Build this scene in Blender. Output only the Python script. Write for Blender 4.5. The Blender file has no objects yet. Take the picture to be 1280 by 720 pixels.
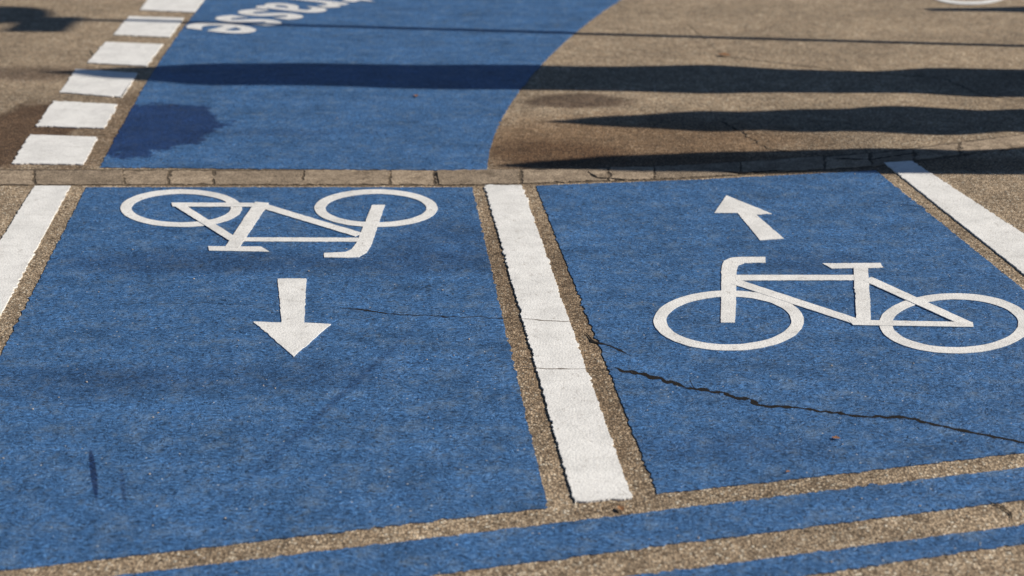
import bpy, bmesh, math, random
from mathutils import Vector, noise, Matrix
random.seed(7)
S=bpy.context.scene
COL=S.collection
# ------------------------------------------------------------------ camera
H=1.9; F=1930.0; TH=math.atan(749/F)
cam=bpy.data.cameras.new("camera"); co=bpy.data.objects.new("camera",cam); COL.objects.link(co)
co.location=(0,0,H); co.rotation_euler=(math.pi/2-TH,0,0)
cam.sensor_width=36; cam.lens=F/1280*36; cam.clip_end=2000; cam.clip_start=.05
cam.dof.use_dof=True; cam.dof.focus_distance=5.0; cam.dof.aperture_fstop=2.4
S.camera=co
def G(u,v,z=0.0):
    """survey helper: photograph measurement -> point on the ground (metres)"""
    a=u-640; b=360-v
    d=Vector((a, F*math.cos(TH)+b*math.sin(TH), -F*math.sin(TH)+b*math.cos(TH)))
    t=(z-H)/d.z
    return Vector((d.x*t,d.y*t,z))
# ------------------------------------------------------------------ light
EL=math.radians(35); SL=0.02
sv=Vector((1,-SL,0)).normalized()          # horizontal direction towards the sun
w=bpy.data.worlds.new("World"); S.world=w; w.use_nodes=True
nt=w.node_tree; sky=nt.nodes.new("ShaderNodeTexSky"); sky.sky_type='NISHITA'; sky.sun_disc=False
sky.sun_elevation=EL; sky.sun_rotation=math.atan2(sv.x,sv.y); sky.altitude=200; sky.ozone_density=5; sky.dust_density=.3
nt.links.new(sky.outputs[0],nt.nodes['Background'].inputs[0]); nt.nodes['Background'].inputs[1].default_value=0.05
sun=bpy.data.lights.new("sun",'SUN'); sun.energy=5.0; sun.angle=math.radians(.5); sun.color=(1,.925,.80)
so=bpy.data.objects.new("sun",sun); COL.objects.link(so); so.location=(20,0,10)
tosun=Vector((sv.x*math.cos(EL),sv.y*math.cos(EL),math.sin(EL)))
so.rotation_euler=tosun.to_track_quat('Z','Y').to_euler()
S.view_settings.view_transform='Standard'; S.view_settings.look='None'; S.view_settings.exposure=0
# ------------------------------------------------------------------ materials
class M:
    def __init__(s,name,rough=.9,spec=.25):
        s.m=bpy.data.materials.new(name); s.m.use_nodes=True; s.t=s.m.node_tree
        s.b=s.t.nodes['Principled BSDF']; s.b.inputs['Roughness'].default_value=rough
        s.b.inputs['Specular IOR Level'].default_value=spec
        s.pos=s.n('ShaderNodeTexCoord').outputs['Object']; s.sn=None
    def n(s,k,**kw):
        x=s.t.nodes.new(k)
        for a,b in kw.items(): setattr(x,a,b)
        return x
    def l(s,a,b): s.t.links.new(a,b)
    def mapping(s,sc=(1,1,1),rot=(0,0,0),loc=(0,0,0),vec=None):
        m=s.n('ShaderNodeMapping'); m.inputs['Scale'].default_value=sc; m.inputs['Rotation'].default_value=rot
        m.inputs['Location'].default_value=loc; s.l(vec or s.pos,m.inputs['Vector']); return m.outputs[0]
    def noise(s,scale,detail=4,rough=.55,vec=None,dist=0):
        x=s.n('ShaderNodeTexNoise'); x.inputs['Scale'].default_value=scale; x.inputs['Detail'].default_value=detail
        x.inputs['Roughness'].default_value=rough; x.inputs['Distortion'].default_value=dist
        s.l(vec or s.pos,x.inputs['Vector']); return x.outputs[0]
    def vor(s,scale,vec=None,feature='F1',rnd=1):
        x=s.n('ShaderNodeTexVoronoi',feature=feature); x.inputs['Scale'].default_value=scale
        x.inputs['Randomness'].default_value=rnd
        s.l(vec or s.pos,x.inputs['Vector']); return x
    def ramp(s,f,stops,interp='LINEAR'):
        r=s.n('ShaderNodeValToRGB'); e=r.color_ramp.elements; r.color_ramp.interpolation=interp
        def c(v): return (v,v,v,1) if not isinstance(v,(tuple,list)) else (*v,1)
        e[0].position=stops[0][0]; e[0].color=c(stops[0][1]); e[1].position=stops[-1][0]; e[1].color=c(stops[-1][1])
        for p,v in stops[1:-1]:
            q=e.new(p); q.color=c(v)
        s.l(f,r.inputs[0]); return r.outputs[0]
    def mix(s,a,b,f,mode='MIX'):
        x=s.n('ShaderNodeMix',data_type='RGBA',blend_type=mode)
        for i,v in ((0,f),(6,a),(7,b)):
            if isinstance(v,(float,int)): x.inputs[i].default_value=v if i==0 else (v,v,v,1)
            elif isinstance(v,tuple): x.inputs[i].default_value=(*v,1)
            else: s.l(v,x.inputs[i])
        return x.outputs[2]
    def math(s,op,a,b=0.0,c=None):
        x=s.n('ShaderNodeMath',operation=op)
        for i,v in enumerate((a,b,c)):
            if v is None: continue
            if isinstance(v,(float,int)): x.inputs[i].default_value=v
            else: s.l(v,x.inputs[i])
        return x.outputs[0]
    def stain(s,p0,rx,ry,soft=.5,namp=.5,rot=0):
        """soft irregular patch for stains and painted shade, centred at a ground point; returns 0..1"""
        if s.sn is None: s.sn=s.math('SUBTRACT',s.noise(4.5,7,.7),.5)
        m=s.n('ShaderNodeMapping',vector_type='TEXTURE'); m.inputs['Location'].default_value=(p0[0],p0[1],0)
        m.inputs['Rotation'].default_value=(0,0,rot)
        m.inputs['Scale'].default_value=(rx,ry,1); s.l(s.pos,m.inputs['Vector'])
        sep=s.n('ShaderNodeVectorMath',operation='LENGTH')
        f=s.n('ShaderNodeVectorMath',operation='MULTIPLY'); f.inputs[1].default_value=(1,1,0)
        s.l(m.outputs[0],f.inputs[0]); s.l(f.outputs[0],sep.inputs[0])
        d=s.math('MULTIPLY_ADD',s.sn,namp*2.5,sep.outputs['Value'])
        r=s.n('ShaderNodeMapRange',interpolation_type='SMOOTHSTEP'); s.l(d,r.inputs[0])
        r.inputs[1].default_value=1-soft/2; r.inputs[2].default_value=1+soft/2; r.inputs[3].default_value=1; r.inputs[4].default_value=0
        return r.outputs[0]
    def bump(s,h,strength,dist,prev=None):
        b=s.n('ShaderNodeBump'); b.inputs['Strength'].default_value=strength; b.inputs['Distance'].default_value=dist
        s.l(h,b.inputs['Height'])
        if prev is not None: s.l(prev,b.inputs['Normal'])
        return b.outputs[0]
    def out(s,col,nrm=None,rough=None):
        s.l(col,s.b.inputs['Base Color'])
        if nrm is not None: s.l(nrm,s.b.inputs['Normal'])
        if rough is not None: s.l(rough,s.b.inputs['Roughness'])
        return s.m
def asphalt():
    a=M("asphalt",.8,.35)
    v=a.vor(145); sep=a.n('ShaderNodeSeparateColor'); a.l(v.outputs['Color'],sep.inputs[0])
    c=a.ramp(sep.outputs[0],[(0,(.19,.13,.08)),(.3,(.44,.325,.215)),(.7,(.62,.47,.32)),(.92,(.77,.615,.44)),(1,(.95,.86,.70))])
    gap=a.ramp(v.outputs['Distance'],[(0.25,1.0),(.62,.48)])
    c=a.mix(c,gap,1.0,'MULTIPLY')
    big=a.noise(1.1,7,.65); c=a.mix(c,a.ramp(big,[(.32,.74),(.64,1.22)]),1.0,'MULTIPLY')
    mid=a.noise(11,6,.7); c=a.mix(c,a.ramp(mid,[(.3,.66),(.7,1.18)]),1.0,'MULTIPLY')
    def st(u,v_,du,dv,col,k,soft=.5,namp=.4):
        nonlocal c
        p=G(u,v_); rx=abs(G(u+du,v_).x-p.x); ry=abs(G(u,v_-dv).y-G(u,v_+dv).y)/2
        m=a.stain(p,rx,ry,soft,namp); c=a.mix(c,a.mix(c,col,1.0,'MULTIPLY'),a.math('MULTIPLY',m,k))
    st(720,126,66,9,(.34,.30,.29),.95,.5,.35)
    st(780,178,230,34,(.56,.45,.35),.85,.9,.55)
    st(690,195,90,20,(.55,.45,.36),.8,.7,.5)
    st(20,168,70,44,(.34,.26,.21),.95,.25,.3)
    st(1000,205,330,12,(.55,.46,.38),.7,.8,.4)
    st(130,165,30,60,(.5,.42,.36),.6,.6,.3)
    st(40,92,80,9,(.40,.36,.36),.8,1.0,.4)  # faint far end of the thick post's shadow, painted into the asphalt
    # dirt washed against the centre line
    A=G(630,234); B=G(760,630); d=B-A
    m=a.stain((A+B)/2,.16,d.length/2,.6,.35,math.atan2(-d.x,d.y)); c=a.mix(c,a.mix(c,(.70,.66,.62),1.0,'MULTIPLY'),m)
    h=a.math('SUBTRACT',1.0,v.outputs['Distance'])
    n=a.bump(h,.9,.0034); n=a.bump(mid,.4,.014,n)
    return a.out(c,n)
def blue(name):
    a=M(name,.5,.4)
    nz=a.n('ShaderNodeTexNoise'); nz.inputs['Scale'].default_value=18; nz.inputs['Detail'].default_value=2; a.l(a.pos,nz.inputs['Vector'])
    jit=a.n('ShaderNodeVectorMath',operation='MULTIPLY_ADD'); a.l(nz.outputs['Color'],jit.inputs[0]); jit.inputs[1].default_value=(.045,.045,0); a.l(a.pos,jit.inputs[2])
    rip=a.noise(1,2.5,.6,a.mapping((56,118,1),(0,0,.06),vec=jit.outputs[0]))     # tight ripples
    v=a.vor(175,a.mapping((.8,.9,1),vec=jit.outputs[0])); fine=a.noise(330,2,.7)
    tone=a.math('ADD',a.math('MULTIPLY',v.outputs['Distance'],.4),a.math('MULTIPLY',fine,.7))
    c=a.ramp(tone,[(.25,(.120,.270,.50)),(.48,(.062,.163,.365)),(.68,(.033,.098,.235)),(.85,(.013,.038,.10))])  # shade in the surface pits painted as darker blue
    c=a.mix(c,a.ramp(rip,[(.36,.42),(.46,.90),(.55,1.08),(.66,1.5)]),1.0,'MULTIPLY')  # ripple shading painted into the colour, besides the bump
    st=a.mapping((1,1.7,1),(0,0,.05)); mo=a.noise(3.4,9,.78,st)
    c=a.mix(c,a.ramp(mo,[(.30,.48),(.45,.90),(.56,1.06),(.70,1.42)]),1.0,'MULTIPLY')
    film=a.noise(13,8,.8)
    c=a.mix(c,(.27,.35,.43),a.ramp(film,[(.49,0.0),(.76,.52)]))
    c=a.mix(c,(.020,.036,.08),a.ramp(film,[(.27,.75),(.44,0.0)]))
    sp=a.vor(60); sc=a.n('ShaderNodeSeparateColor'); a.l(sp.outputs['Color'],sc.inputs[0])
    m=a.math('MULTIPLY',a.math('LESS_THAN',sp.outputs['Distance'],.16),a.math('GREATER_THAN',sc.outputs[0],.93))
    c=a.mix(c,(.60,.60,.58),a.math('MULTIPLY',m,.65))
    m2=a.math('MULTIPLY',a.math('LESS_THAN',sp.outputs['Distance'],.25),a.math('LESS_THAN',sc.outputs[0],.10))
    c=a.mix(c,(.03,.03,.035),a.math('MULTIPLY',m2,.7))
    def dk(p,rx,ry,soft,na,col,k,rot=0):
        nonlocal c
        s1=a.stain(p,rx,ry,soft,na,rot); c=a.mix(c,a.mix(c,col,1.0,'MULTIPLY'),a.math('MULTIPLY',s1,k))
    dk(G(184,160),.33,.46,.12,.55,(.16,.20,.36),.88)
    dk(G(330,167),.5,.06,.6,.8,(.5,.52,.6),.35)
    def streak(u0,v0,u1,v1,wd,k,soft=.5):
        A=G(u0,v0);B=G(u1,v1);d=B-A; dk((A+B)/2,wd,d.length/2,soft,.15,(.18,.20,.32),k,math.atan2(-d.x,d.y))
    streak(113,563,121,626,.008,.9); streak(152,588,156,632,.006,.5); streak(520,410,300,610,.012,.35,1.2)
    for (u,vv,rx,ry,k) in ((250,330,.50,.13,.6),(520,330,.3,.12,.5),(1010,330,.2,.12,.4),(560,300,.25,.2,.4),(300,470,.5,.1,.35),(900,560,.3,.08,.35),(90,480,.3,.12,.35)):
        dk(G(u,vv),rx,ry,.9,.5,(.45,.45,.5),k)
    h=a.math('SUBTRACT',1.0,v.outputs['Distance'])
    n=a.bump(h,.6,.0022); n=a.bump(rip,.75,.007,n)
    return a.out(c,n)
def white(name,tint=(.96,.945,.92)):
    a=M(name,.55,.35)
    c=a.mix(tint,tuple(t*.74 for t in tint),a.ramp(a.noise(7,7,.75),[(.42,0.0),(.70,1.0)]))
    c=a.mix(c,tuple(t*.66 for t in tint),a.ramp(a.noise(200,3,.7),[(.50,0.0),(.66,.85)]))
    c=a.mix(c,(.33,.29,.25),a.ramp(a.noise(34,8,.88),[(.56,0.0),(.66,.85)]))
    v=a.vor(150)
    e=a.vor(6,a.mapping((1,2.0,1)),'DISTANCE_TO_EDGE'); c=a.mix(c,(.30,.26,.22),a.ramp(e.outputs['Distance'],[(0.0,.4),(.008,0.0)]))
    n=a.bump(a.math('SUBTRACT',1.0,v.outputs['Distance']),.4,.002); n=a.bump(a.noise(40,3,.6,a.mapping((.5,2,1))),.4,.004,n)
    return a.out(c,n)
def simple(name,cols,scale=30,rough=.85,b=.4,bd=.004):
    a=M(name,rough); f=a.noise(scale,6,.65)
    return a.out(a.ramp(f,[(.3,cols[0]),(.7,cols[1])]),a.bump(f,b,bd))
ASP=asphalt(); BL=blue("blue_coating"); WH=white("white_marking")
WO=white("old_white_marking",(.90,.89,.88))
CR=simple("crack_dark",((.006,.005,.005),(.02,.016,.013)),80)
CH=simple("hairline_dirt",((.10,.08,.065),(.24,.20,.17)),80)
STO=[]
for i,k in enumerate((.85,1.0,1.12)):
    a=M("paving_stone_%d"%i,.85); f=a.noise(12,9,.82); v=a.vor(130)
    c=a.ramp(f,[(.34,(.22*k,.165*k,.115*k)),(.64,(.66*k,.52*k,.38*k))]); c=a.mix(c,a.ramp(v.outputs['Distance'],[(.2,1.0),(.8,.45)]),1.0,'MULTIPLY')
    STO.append(a.out(c,a.bump(f,.7,.010)))
JNT=simple("joint_sand",((.04,.03,.022),(.20,.155,.11)),50)
# ------------------------------------------------------------------ mesh helpers
def mkobj(name,verts,faces,mat,parent=None):
    me=bpy.data.meshes.new(name); me.from_pydata([tuple(v) for v in verts],[],faces); me.materials.append(mat); me.update()
    o=bpy.data.objects.new(name,me); COL.objects.link(o)
    if parent: o.parent=parent
    return o
def tag(o,label=None,cat=None,kind=None,group=None):
    if label: o["label"]=label
    if cat: o["category"]=cat
    if kind: o["kind"]=kind
    if group: o["group"]=group
    return o
def resample(pts,closed=True,step=.012,jit=.003,freq=30,seed=0.0):
    out=[]; n=len(pts)
    for i in range(n if closed else n-1):
        a=pts[i]; b=pts[(i+1)%n]; L=(b-a).length; k=max(1,int(L/step))
        nn=Vector((-(b-a).y,(b-a).x,0))/max(L,1e-6)
        for j in range(k):
            t=j/k; p=a.lerp(b,t); q=Vector((p.x*freq,p.y*freq,seed))
            g=.4+2.2*abs(noise.noise(q*.13))
            d=(noise.noise(q)*jit*.8+noise.noise(q*2.9)*jit*.8)*g
            out.append(p+nn*d)
    if not closed: out.append(pts[-1])
    return out
def sheet(name,pts,mat,skirt=.0025,parent=None):
    n=len(pts); bm=bmesh.new(); vs=[bm.verts.new(p) for p in pts]
    f=bm.faces.new(vs); f.normal_update()
    if f.normal.z<0: f.normal_flip()
    lo=[bm.verts.new((p.x,p.y,p.z-skirt)) for p in pts]
    for i in range(n): bm.faces.new((vs[i],vs[(i+1)%n],lo[(i+1)%n],lo[i]))
    bmesh.ops.triangulate(bm,faces=[f],ngon_method='EAR_CLIP')
    me=bpy.data.meshes.new(name); bm.to_mesh(me); bm.free(); me.materials.append(mat)
    o=bpy.data.objects.new(name,me); COL.objects.link(o)
    if parent: o.parent=parent
    return o
def px(name,P,z,mat,jit=.003,freq=30,step=.012,parent=None,skirt=.0025):
    return sheet(name,resample([G(u,v,z) for u,v in P],True,step,jit,freq,z*1000+len(P)),mat,skirt,parent)
def ring(name,c,rx,ry,tx,ty,z,mat,parent,jit=.002,a0=0,a1=2*math.pi):
    verts=[];N=160; full=a1-a0>6.28
    for i in range(N):
        a=a0+(a1-a0)*i/(N if full else N-1)
        for k in (0,1):
            p=G(c[0]+(rx-tx*k)*math.cos(a),c[1]+(ry-ty*k)*math.sin(a),z)
            q=p*30; p.x+=noise.noise(q)*jit; p.y+=noise.noise(q+Vector((9,3,k*7)))*jit; verts.append(p)
    nb=len(verts); verts+= [Vector((p.x,p.y,p.z-.002)) for p in verts]
    faces=[]
    for i in range(N if full else N-1):
        a,b=2*i,2*((i+1)%N)
        faces+= [(a,a+1,b+1,b),(a,b,b+nb,a+nb),(a+1,a+1+nb,b+1+nb,b+1)]
    return mkobj(name,verts,faces,mat,parent)
def empty(name,p=None):
    e=bpy.data.objects.new(name,None); e.empty_display_size=.1; COL.objects.link(e); return e
# ------------------------------------------------------------------ ground
vs=[(-300,-300,0),(300,-300,0),(300,300,0),(-300,300,0)]
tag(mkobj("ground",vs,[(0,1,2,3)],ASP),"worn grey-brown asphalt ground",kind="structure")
ZB=.003; ZW=.0055
def surf(P,label,**k): return tag(px("cycle_lane",P,ZB,BL,.008,32,.010,**k),label,kind="structure")
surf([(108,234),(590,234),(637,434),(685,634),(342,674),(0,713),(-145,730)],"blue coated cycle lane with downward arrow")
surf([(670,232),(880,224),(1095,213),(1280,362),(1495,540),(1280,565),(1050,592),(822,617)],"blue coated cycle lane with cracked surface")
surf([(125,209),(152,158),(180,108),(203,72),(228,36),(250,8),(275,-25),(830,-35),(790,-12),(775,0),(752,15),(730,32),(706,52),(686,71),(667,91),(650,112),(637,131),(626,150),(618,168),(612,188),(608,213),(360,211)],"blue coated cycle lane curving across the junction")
def line(P0,P1,x): return P0[1]+(P1[1]-P0[1])*(x-P0[0])/(P1[0]-P0[0])
L2=((150,719),(1280,584)); L3=((540,718),(1280,624)); L4=((790,720),(1280,656)); L5=((1000,720),(1280,679))
def band(A,B,x0,x1,lab):
    xs=[x0+(x1-x0)*i/6 for i in range(7)]
    P=[(x,line(*A,x)) for x in xs]+[(x,line(*B,x)) for x in reversed(xs)]
    surf(P,lab)
band(L2,L3,-150,1550,"narrow blue stripe crossing in front of the lanes")
band(L4,L5,500,1550,"narrow blue stripe beside the asphalt edge")
# ------------------------------------------------------------------ white lines
def wl(P,label,jit=.006,freq=50,name="lane_line",m=WH): return tag(px(name,P,ZW,m,jit,freq,.005,skirt=.005),label,"road marking")
wl([(606,231),(652,231),(721,427),(790,622),(718,627),(662,430)],"solid white line with ragged edges between blue lanes",.0075,48)
wl([(43,232),(88,232),(0,394),(-181,725),(-263,725),(0,301)],"solid white line on asphalt beside blue lane",.006)
wl([(1105,203),(1140,201),(1280,292),(1600,500),(1560,565),(1280,342)],"solid white line along outer edge of blue lane",.005)
D=[[(15,204),(104,205),(122,171),(38,168)],[(45,157),(130,160),(147,130),(67,126)],[(75,115),(153,121),(172,91),(95,86)],
   [(109,78),(183,82),(204,55),(132,52)],[(142,43),(212,46),(230,22),(161,20)],[(175,12),(243,15),(260,-8),(192,-10)]]
for P in D:
    o=wl(P,"square white block of a broken line",.009,30,"line_block"); o["group"]="broken white line along the blue lane"
tag(ring("curved_line",(1212,-7),48,12.5,7,4,ZW,WO,None,.004,-.3,math.pi+.3),"thin curved white marking on the asphalt","road marking")
# ------------------------------------------------------------------ arrows
tag(px("arrow_marking",[(347,348),(383,348),(380,403),(413,405),(367,445),(317,402),(352,403)],ZW,WH,.003,30,.008),"white arrow painted on blue lane pointing at viewer","arrow")
tag(px("arrow_marking",[(908,244),(965,267),(945,268),(980,298),(950,300),(922,266),(893,266)],ZW,WH,.003,30,.008),"white arrow painted on blue lane pointing away","arrow")
# ------------------------------------------------------------------ bicycles
def stroke(pts,w):
    Lf=[];Rt=[]
    for i,p in enumerate(pts):
        a=pts[max(0,i-1)]; b=pts[min(len(pts)-1,i+1)]
        dx=b[0]-a[0]; dy=(b[1]-a[1])*2.55; L=math.hypot(dx,dy); nx=-dy/L; ny=dx/L
        Lf.append((p[0]+nx*w,p[1]+ny*w/2.55)); Rt.append((p[0]-nx*w,p[1]-ny*w/2.55))
    return Lf+Rt[::-1]
z=ZW; d_=.0003; J=.0022
e=tag(empty("bicycle_symbol"),"white bicycle symbol painted upright on blue lane","bicycle symbol")
ring("wheel",(911,400.5),94,37.5,16,7.6,z,WH,e)
ring("wheel",(1194,404),95,37.5,16,7.6,z+.0001,WH,e)
px("handlebar",[(957,321),(957,328),(930,328.5),(923,331),(921,337),(919,403),(901,403),(902,334),(905,326),(913,322),(926,321)],z+d_,WH,J,parent=e)
px("saddle",[(1028,329),(1101,328.5),(1104,334.5),(1040,335.5)],z+d_,WH,J,parent=e)
fr=empty("frame"); fr.parent=e
px("top_tube",[(919,343.5),(1070,343.5),(1070,350),(920,350.5)],z+2*d_,WH,J,parent=fr)
px("down_tube",stroke([(919,352),(1072,402)],8),z+3*d_,WH,J,parent=fr)
px("seat_tube",[(1067,334),(1085,334),(1089,405),(1071,405)],z+4*d_,WH,J,parent=fr)
px("chain_stay",[(1060,399.5),(1216,402.5),(1217,408.5),(1066,406)],z+5*d_,WH,J,parent=fr)
px("seat_stay",stroke([(1084,348),(1210,405)],7.5),z+6*d_,WH,J,parent=fr)
e=tag(empty("bicycle_symbol"),"white bicycle symbol painted upside down on blue lane","bicycle symbol")
ring("wheel",(226.5,260),76,23.5,14,5.7,z,WH,e)
ring("wheel",(470,260),77,23.5,14,5.7,z+.0001,WH,e)
px("handlebar",[(405,321.5),(405,316),(432,314.8),(440,311),(446,303),(465,256),(481,256),(464,306),(458,315),(448,321),(434,322)],z+d_,WH,J,parent=e)
px("saddle",[(260,307.5),(326,308),(337,314.5),(262,313)],z+d_,WH,J,parent=e)
fr=empty("frame"); fr.parent=e
px("top_tube",[(290,296.5),(448,297),(448,302),(290,301.5)],z+2*d_,WH,J,parent=fr)
px("down_tube",stroke([(322,255),(448,293)],7),z+3*d_,WH,J,parent=fr)
px("seat_tube",[(319,252),(336,253.5),(299,309),(281,309)],z+4*d_,WH,J,parent=fr)
px("chain_stay",[(214,253),(330,253.5),(328,258.2),(216,258)],z+5*d_,WH,J,parent=fr)
px("seat_stay",stroke([(222,255),(292,299)],6.5),z+6*d_,WH,J,parent=fr)
# ------------------------------------------------------------------ lettering, reads from the other side
def text(s,end,ang,wd,ht,label):
    """end: where the word ends on the ground; ang: reading direction in degrees"""
    c=bpy.data.curves.new("t",'FONT'); c.body=s; c.offset=.016; c.resolution_u=6; c.space_character=1.08
    o=bpy.data.objects.new("t",c); COL.objects.link(o)
    dg=bpy.context.evaluated_depsgraph_get(); me=bpy.data.meshes.new_from_object(o.evaluated_get(dg))
    bpy.data.objects.remove(o)
    xs=[v.co.x for v in me.vertices]; ys=[v.co.y for v in me.vertices]
    x1,y0=max(xs),min(ys); L=max(xs)-min(xs)
    R=Matrix.Rotation(math.radians(ang),3,'Z'); E=G(*end,ZW)
    for v in me.vertices: v.co=E+R@Vector(((v.co.x-x1)/L*wd,(v.co.y-y0)*ht*1.9,0))
    me.materials.clear(); me.materials.append(WO)
    o=bpy.data.objects.new("road_lettering",me); COL.objects.link(o); tag(o,label,"road lettering")
text("strasse",(224,34),241,1.55,.50,"white lettering strasse painted slanting on blue lane")
# ------------------------------------------------------------------ flush paving stones
def bandline(u):
    T=[(-260,212.5,230),(600,213,230.5),(850,208,222.5),(1100,191,206.5),(1280,168,183),(1500,140,154)]
    for (a,t0,b0),(b,t1,b1) in zip(T,T[1:]):
        if a<=u<=b: k=(u-a)/(b-a); return t0+(t1-t0)*k,b0+(b1-b0)*k
us=list(range(-260,1501,20))
jp=[G(u,bandline(u)[0]-1,.001) for u in us]+[G(u,bandline(u)[1]+1.5,.001) for u in reversed(us)]
tag(sheet("paving_joint_bed",resample(jp,True,.03,.010,12),JNT,.0008),"sandy joint bed under flush paving stones",kind="structure")
u=-225.0;i=0
while u<1450:
    wpx=random.choice([108,112,106,74,56,110]); u2=min(u+wpx-random.uniform(2.4,3.8),1490)
    sl=random.choice([0,0,5,-4,8]) if u<700 else random.uniform(-3,3)
    t0,b0=bandline(u); t1,b1=bandline(u2); zt=.0034+random.uniform(-.0008,.0012)
    dt=random.uniform(-.6,.8); db=random.uniform(-.8,.5)
    P=resample([G(u+random.uniform(-1,1),b0+db,zt),G(u2,b1+db,zt),G(u2+random.uniform(-1.5,.5),t1+dt,zt),G(u,t0+dt,zt)],True,.010,.014,20,i)
    o=sheet("paving_stone",P,STO[(i*7)%3],.0032); tag(o,"flush grey-brown paving stone in a row across the lanes","paving stone",group="row of flush paving stones")
    u+=wpx; i+=1
# ------------------------------------------------------------------ cracks
def crack(P,wd,z=.0034,amp=.012,label="dark crack running through the road surface",m=CR,fq=9):
    pts=resample([G(a,b,z) for a,b in P],False,.007,amp,fq,len(P)+P[0][0]); n=len(pts); vs=[];fs=[]
    for i,p in enumerate(pts):
        a=pts[max(0,i-1)]; b=pts[min(n-1,i+1)]; d=(b-a); d.z=0; d.normalize(); nn=Vector((-d.y,d.x,0))
        k=min(1,i/8+.15,(n-1-i)/8+.15); k*=1.25-.55*i/n
        ww=wd*k*(.6+1.0*abs(noise.noise(p*18))+.6*noise.noise(p*60))
        vs+= [p+nn*ww*.5,p-nn*ww*(.5+.4*noise.noise(p*50))]
        if i: fs.append((2*i-2,2*i-1,2*i+1,2*i))
    tag(mkobj("road_crack",vs,fs,m),label,kind="structure")
crack([(768,460),(800,468),(830,474),(862,486),(900,490),(960,508),(1010,511),(1060,518),(1130,522),(1200,538),(1300,556)],.0200,.0034,.014,fq=14)
crack([(730,415),(742,427),(765,434),(790,445)],.0095,.0034,.006)
crack([(425,384),(500,393),(570,396),(643,398)],.008,fq=14)
crack([(150,379),(250,379),(425,384)],.0018)
crack([(645,398),(685,401),(724,402)],.006,.0058,.005,m=CH)
crack([(640,456),(683,461),(745,461)],.007,.0058,.005,m=CH)
crack([(745,461),(768,462)],.008,.0034,.003)
crack([(870,492),(862,470)],.003)
crack([(112,62),(118,74),(104,68)],.010,.001)
crack([(905,70),(1000,82),(1100,92),(1180,98)],.010,.001)
crack([(1180,98),(1230,120),(1290,128)],.008,.001)
crack([(860,30),(905,70)],.005,.001)
crack([(900,150),(960,186),(1040,196)],.008,.001)
crack([(1085,250),(1180,262),(1230,256)],.004)
crack([(1235,625),(1262,640),(1270,660)],.006)
crack([(735,214),(745,222),(800,225)],.016,.0052,.006)
crack([(905,214),(925,216),(985,212)],.018,.0052,.006)
crack([(1040,198),(1090,199),(1150,190)],.012,.0052,.006)
crack([(545,214),(549,231)],.010,.0052,.004)
# ------------------------------------------------------------------ small things lying about
LEAF=simple("dry_leaf",((.24,.10,.04),(.45,.24,.12)),60); PEB=simple("pebble",((.3,.26,.22),(.62,.56,.5)),60)
def leaf(u,v,s,rot):
    p=G(u,v,.006); out=[(0,-1),(.35,-.6),(.5,-.1),(.75,.1),(.4,.35),(.2,.8),(0,1),(-.25,.7),(-.45,.3),(-.7,.15),(-.5,-.2),(-.3,-.65)]
    R=Matrix.Rotation(rot,3,'Z'); vs=[p+R@Vector((a*s,b*s,.002+.25*s*abs(a))) for a,b in out]+[p+Vector((0,0,.001))]
    fs=[(i,(i+1)%12,12) for i in range(12)]
    tag(mkobj("fallen_leaf",vs,fs,LEAF),"small dry brown leaf lying on the road","leaf",group="small dry leaves on the road")
for q in ((1045,548,.013,1.2),(776,636,.014,.4),(905,69,.04,1.1),(520,120,.02,.3),(985,590,.007,2)): leaf(*q)
bm=bmesh.new()
for i in range(140):
    p=G(random.uniform(0,1280),random.uniform(20,715)); r=random.uniform(.0012,.0034)
    bmesh.ops.create_icosphere(bm,subdivisions=1,radius=r,matrix=Matrix.Translation((p.x,p.y,.0035+r*.4))@Matrix.Rotation(random.random()*3,4,'Z')@Matrix.Diagonal((random.uniform(.8,1.5),1,.7,1)))
me=bpy.data.meshes.new("grit"); bm.to_mesh(me); bm.free(); me.materials.append(PEB); o=bpy.data.objects.new("grit",me); COL.objects.link(o)
tag(o,"loose pale grit scattered over the road",kind="stuff")
# ------------------------------------------------------------------ unseen posts and sign added beside the road to throw the long shadows
GRN=simple("weathered_wood",((.10,.075,.05),(.24,.18,.13)),25); STL=simple("galvanised_steel",((.28,.28,.28),(.42,.42,.42)),12,.5,.05); RED=simple("shadow_plate_grey",((.3,.3,.3),(.4,.4,.4)),5,.5,.05)
def lathe(name,B,T,prof,mat,parent=None,seg=24,rings=60,rag=.10):
    ax=T-B; L=ax.length; q=ax.to_track_quat('Z','Y'); vs=[];fs=[]
    for i in range(rings+1):
        t=i/rings; r=prof(t)
        for j in range(seg):
            a=2*math.pi*j/seg; rr=r*(1+rag*noise.noise(Vector((math.cos(a)*1.5,math.sin(a)*1.5,t*7+L))))
            vs.append(B+q@Vector((rr*math.cos(a),rr*math.sin(a),L*t)))
    for i in range(rings):
        for j in range(seg):
            a=i*seg+j;b=i*seg+(j+1)%seg; fs.append((a,b,b+seg,a+seg))
    fs.append(tuple(reversed(range(seg)))); fs.append(tuple(range(rings*seg,rings*seg+seg)))
    o=mkobj(name,vs,fs,mat,parent)
    for p in o.data.polygons: p.use_smooth=True
    return o
def interp(K):
    def f(t):
        for (a,x),(b,y) in zip(K,K[1:]):
            if a<=t<=b: k=(t-a)/(b-a); k=k*k*(3-2*k); return x+(y-x)*k
        return K[-1][1]
    return f
def topof(tip,h):
    return Vector((tip.x,tip.y,0))+Vector((sv.x,sv.y,0))*(h/math.tan(EL))+Vector((0,0,h))
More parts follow.
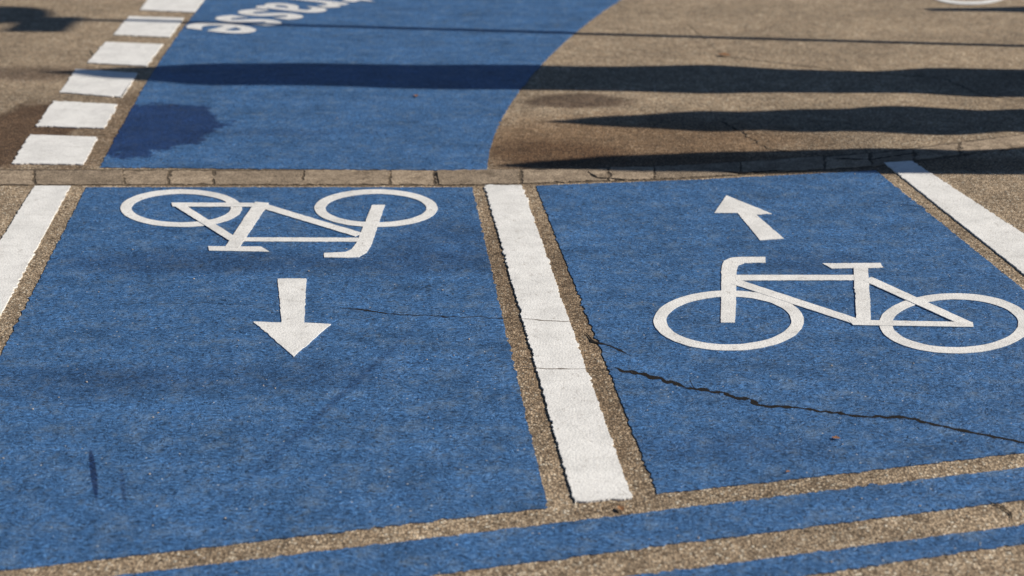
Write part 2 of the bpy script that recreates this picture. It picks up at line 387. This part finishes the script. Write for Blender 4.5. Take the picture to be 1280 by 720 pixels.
def caster(name,tip,edge,basex,prof,mat,label,cat,rag=.3):  # added unseen post, its profile shaped to the wanted shadow
    k=(edge.y-tip.y)/(edge.x-tip.x); B=Vector((basex,tip.y+k*(basex-tip.x),0))
    h=(basex-tip.x)*math.tan(EL)*.97
    T=topof(tip,h); return tag(lathe(name,B,T,prof,mat,rag=rag),label,cat),B,T
# profile positions: 0 = base, 1 = tip of the shadow
caster("shadow_caster_post",G(55,90),G(1280,104),3.9,interp([(0,.32),(.17,.30),(.24,.30),(.30,.22),(.38,.25),(.45,.31),(.53,.27),(.7,.26),(.85,.24),(.92,.14),(1,.015)]),GRN,"unseen thick wooden post added to cast a long shadow","post")
caster("shadow_caster_post",G(690,152),G(1280,150),4.6,interp([(0,.23),(.45,.23),(.52,.20),(.62,.23),(.72,.19),(.80,.15),(.84,.17),(.93,.10),(1,.02)]),GRN,"unseen tapered wooden post added to cast a shadow","post",.5)
caster("shadow_caster_post",G(630,207),G(1280,200),4.3,interp([(0,.20),(.4,.20),(.5,.19),(.62,.19),(.75,.15),(.88,.12),(.95,.07),(1,.02)]),GRN,"unseen slim tapered wooden post added to cast a shadow","post",.5)
caster("shadow_caster_post",G(1165,12),G(1290,12),5.2,interp([(0,.12),(.6,.11),(1,.05)]),GRN,"unseen short wooden post added to cast a shadow","post")
tip=G(-30,21); edge=G(1280,55); e=tag(empty("shadow_caster_sign"),"unseen leaning steel pole with plates added to cast a thin shadow","shadow caster")  # added out of view for the thin shadow and its dark end
k=(edge.y-G(370,23).y)/(edge.x-G(370,23).x); bx=4.4; B=Vector((bx,edge.y+k*(bx-edge.x),0)); h=(bx-tip.x)*math.tan(EL)
T=topof(tip,h); lathe("pole",B,T,lambda t:.034,STL,e,12,8)
c=topof(G(-25,19),h*.95); d=Vector((1,-.1,.05)).normalized()
lathe("round_shadow_plate",c-d*.004,c+d*.004,lambda t:.30,RED,e,40,1)
c=topof(G(60,29),h*.86)
bpv=[c+Vector((x,y,zz)) for x in (-.01,.01) for y,zz in ((-.26,-.12),(.20,-.12),(.20,.14),(-.26,.14))]
mkobj("square_shadow_plate",bpv,[(0,1,2,3),(7,6,5,4),(0,4,5,1),(1,5,6,2),(2,6,7,3),(3,7,4,0)],RED,e)  # second plate, added to make the shadow outline irregular
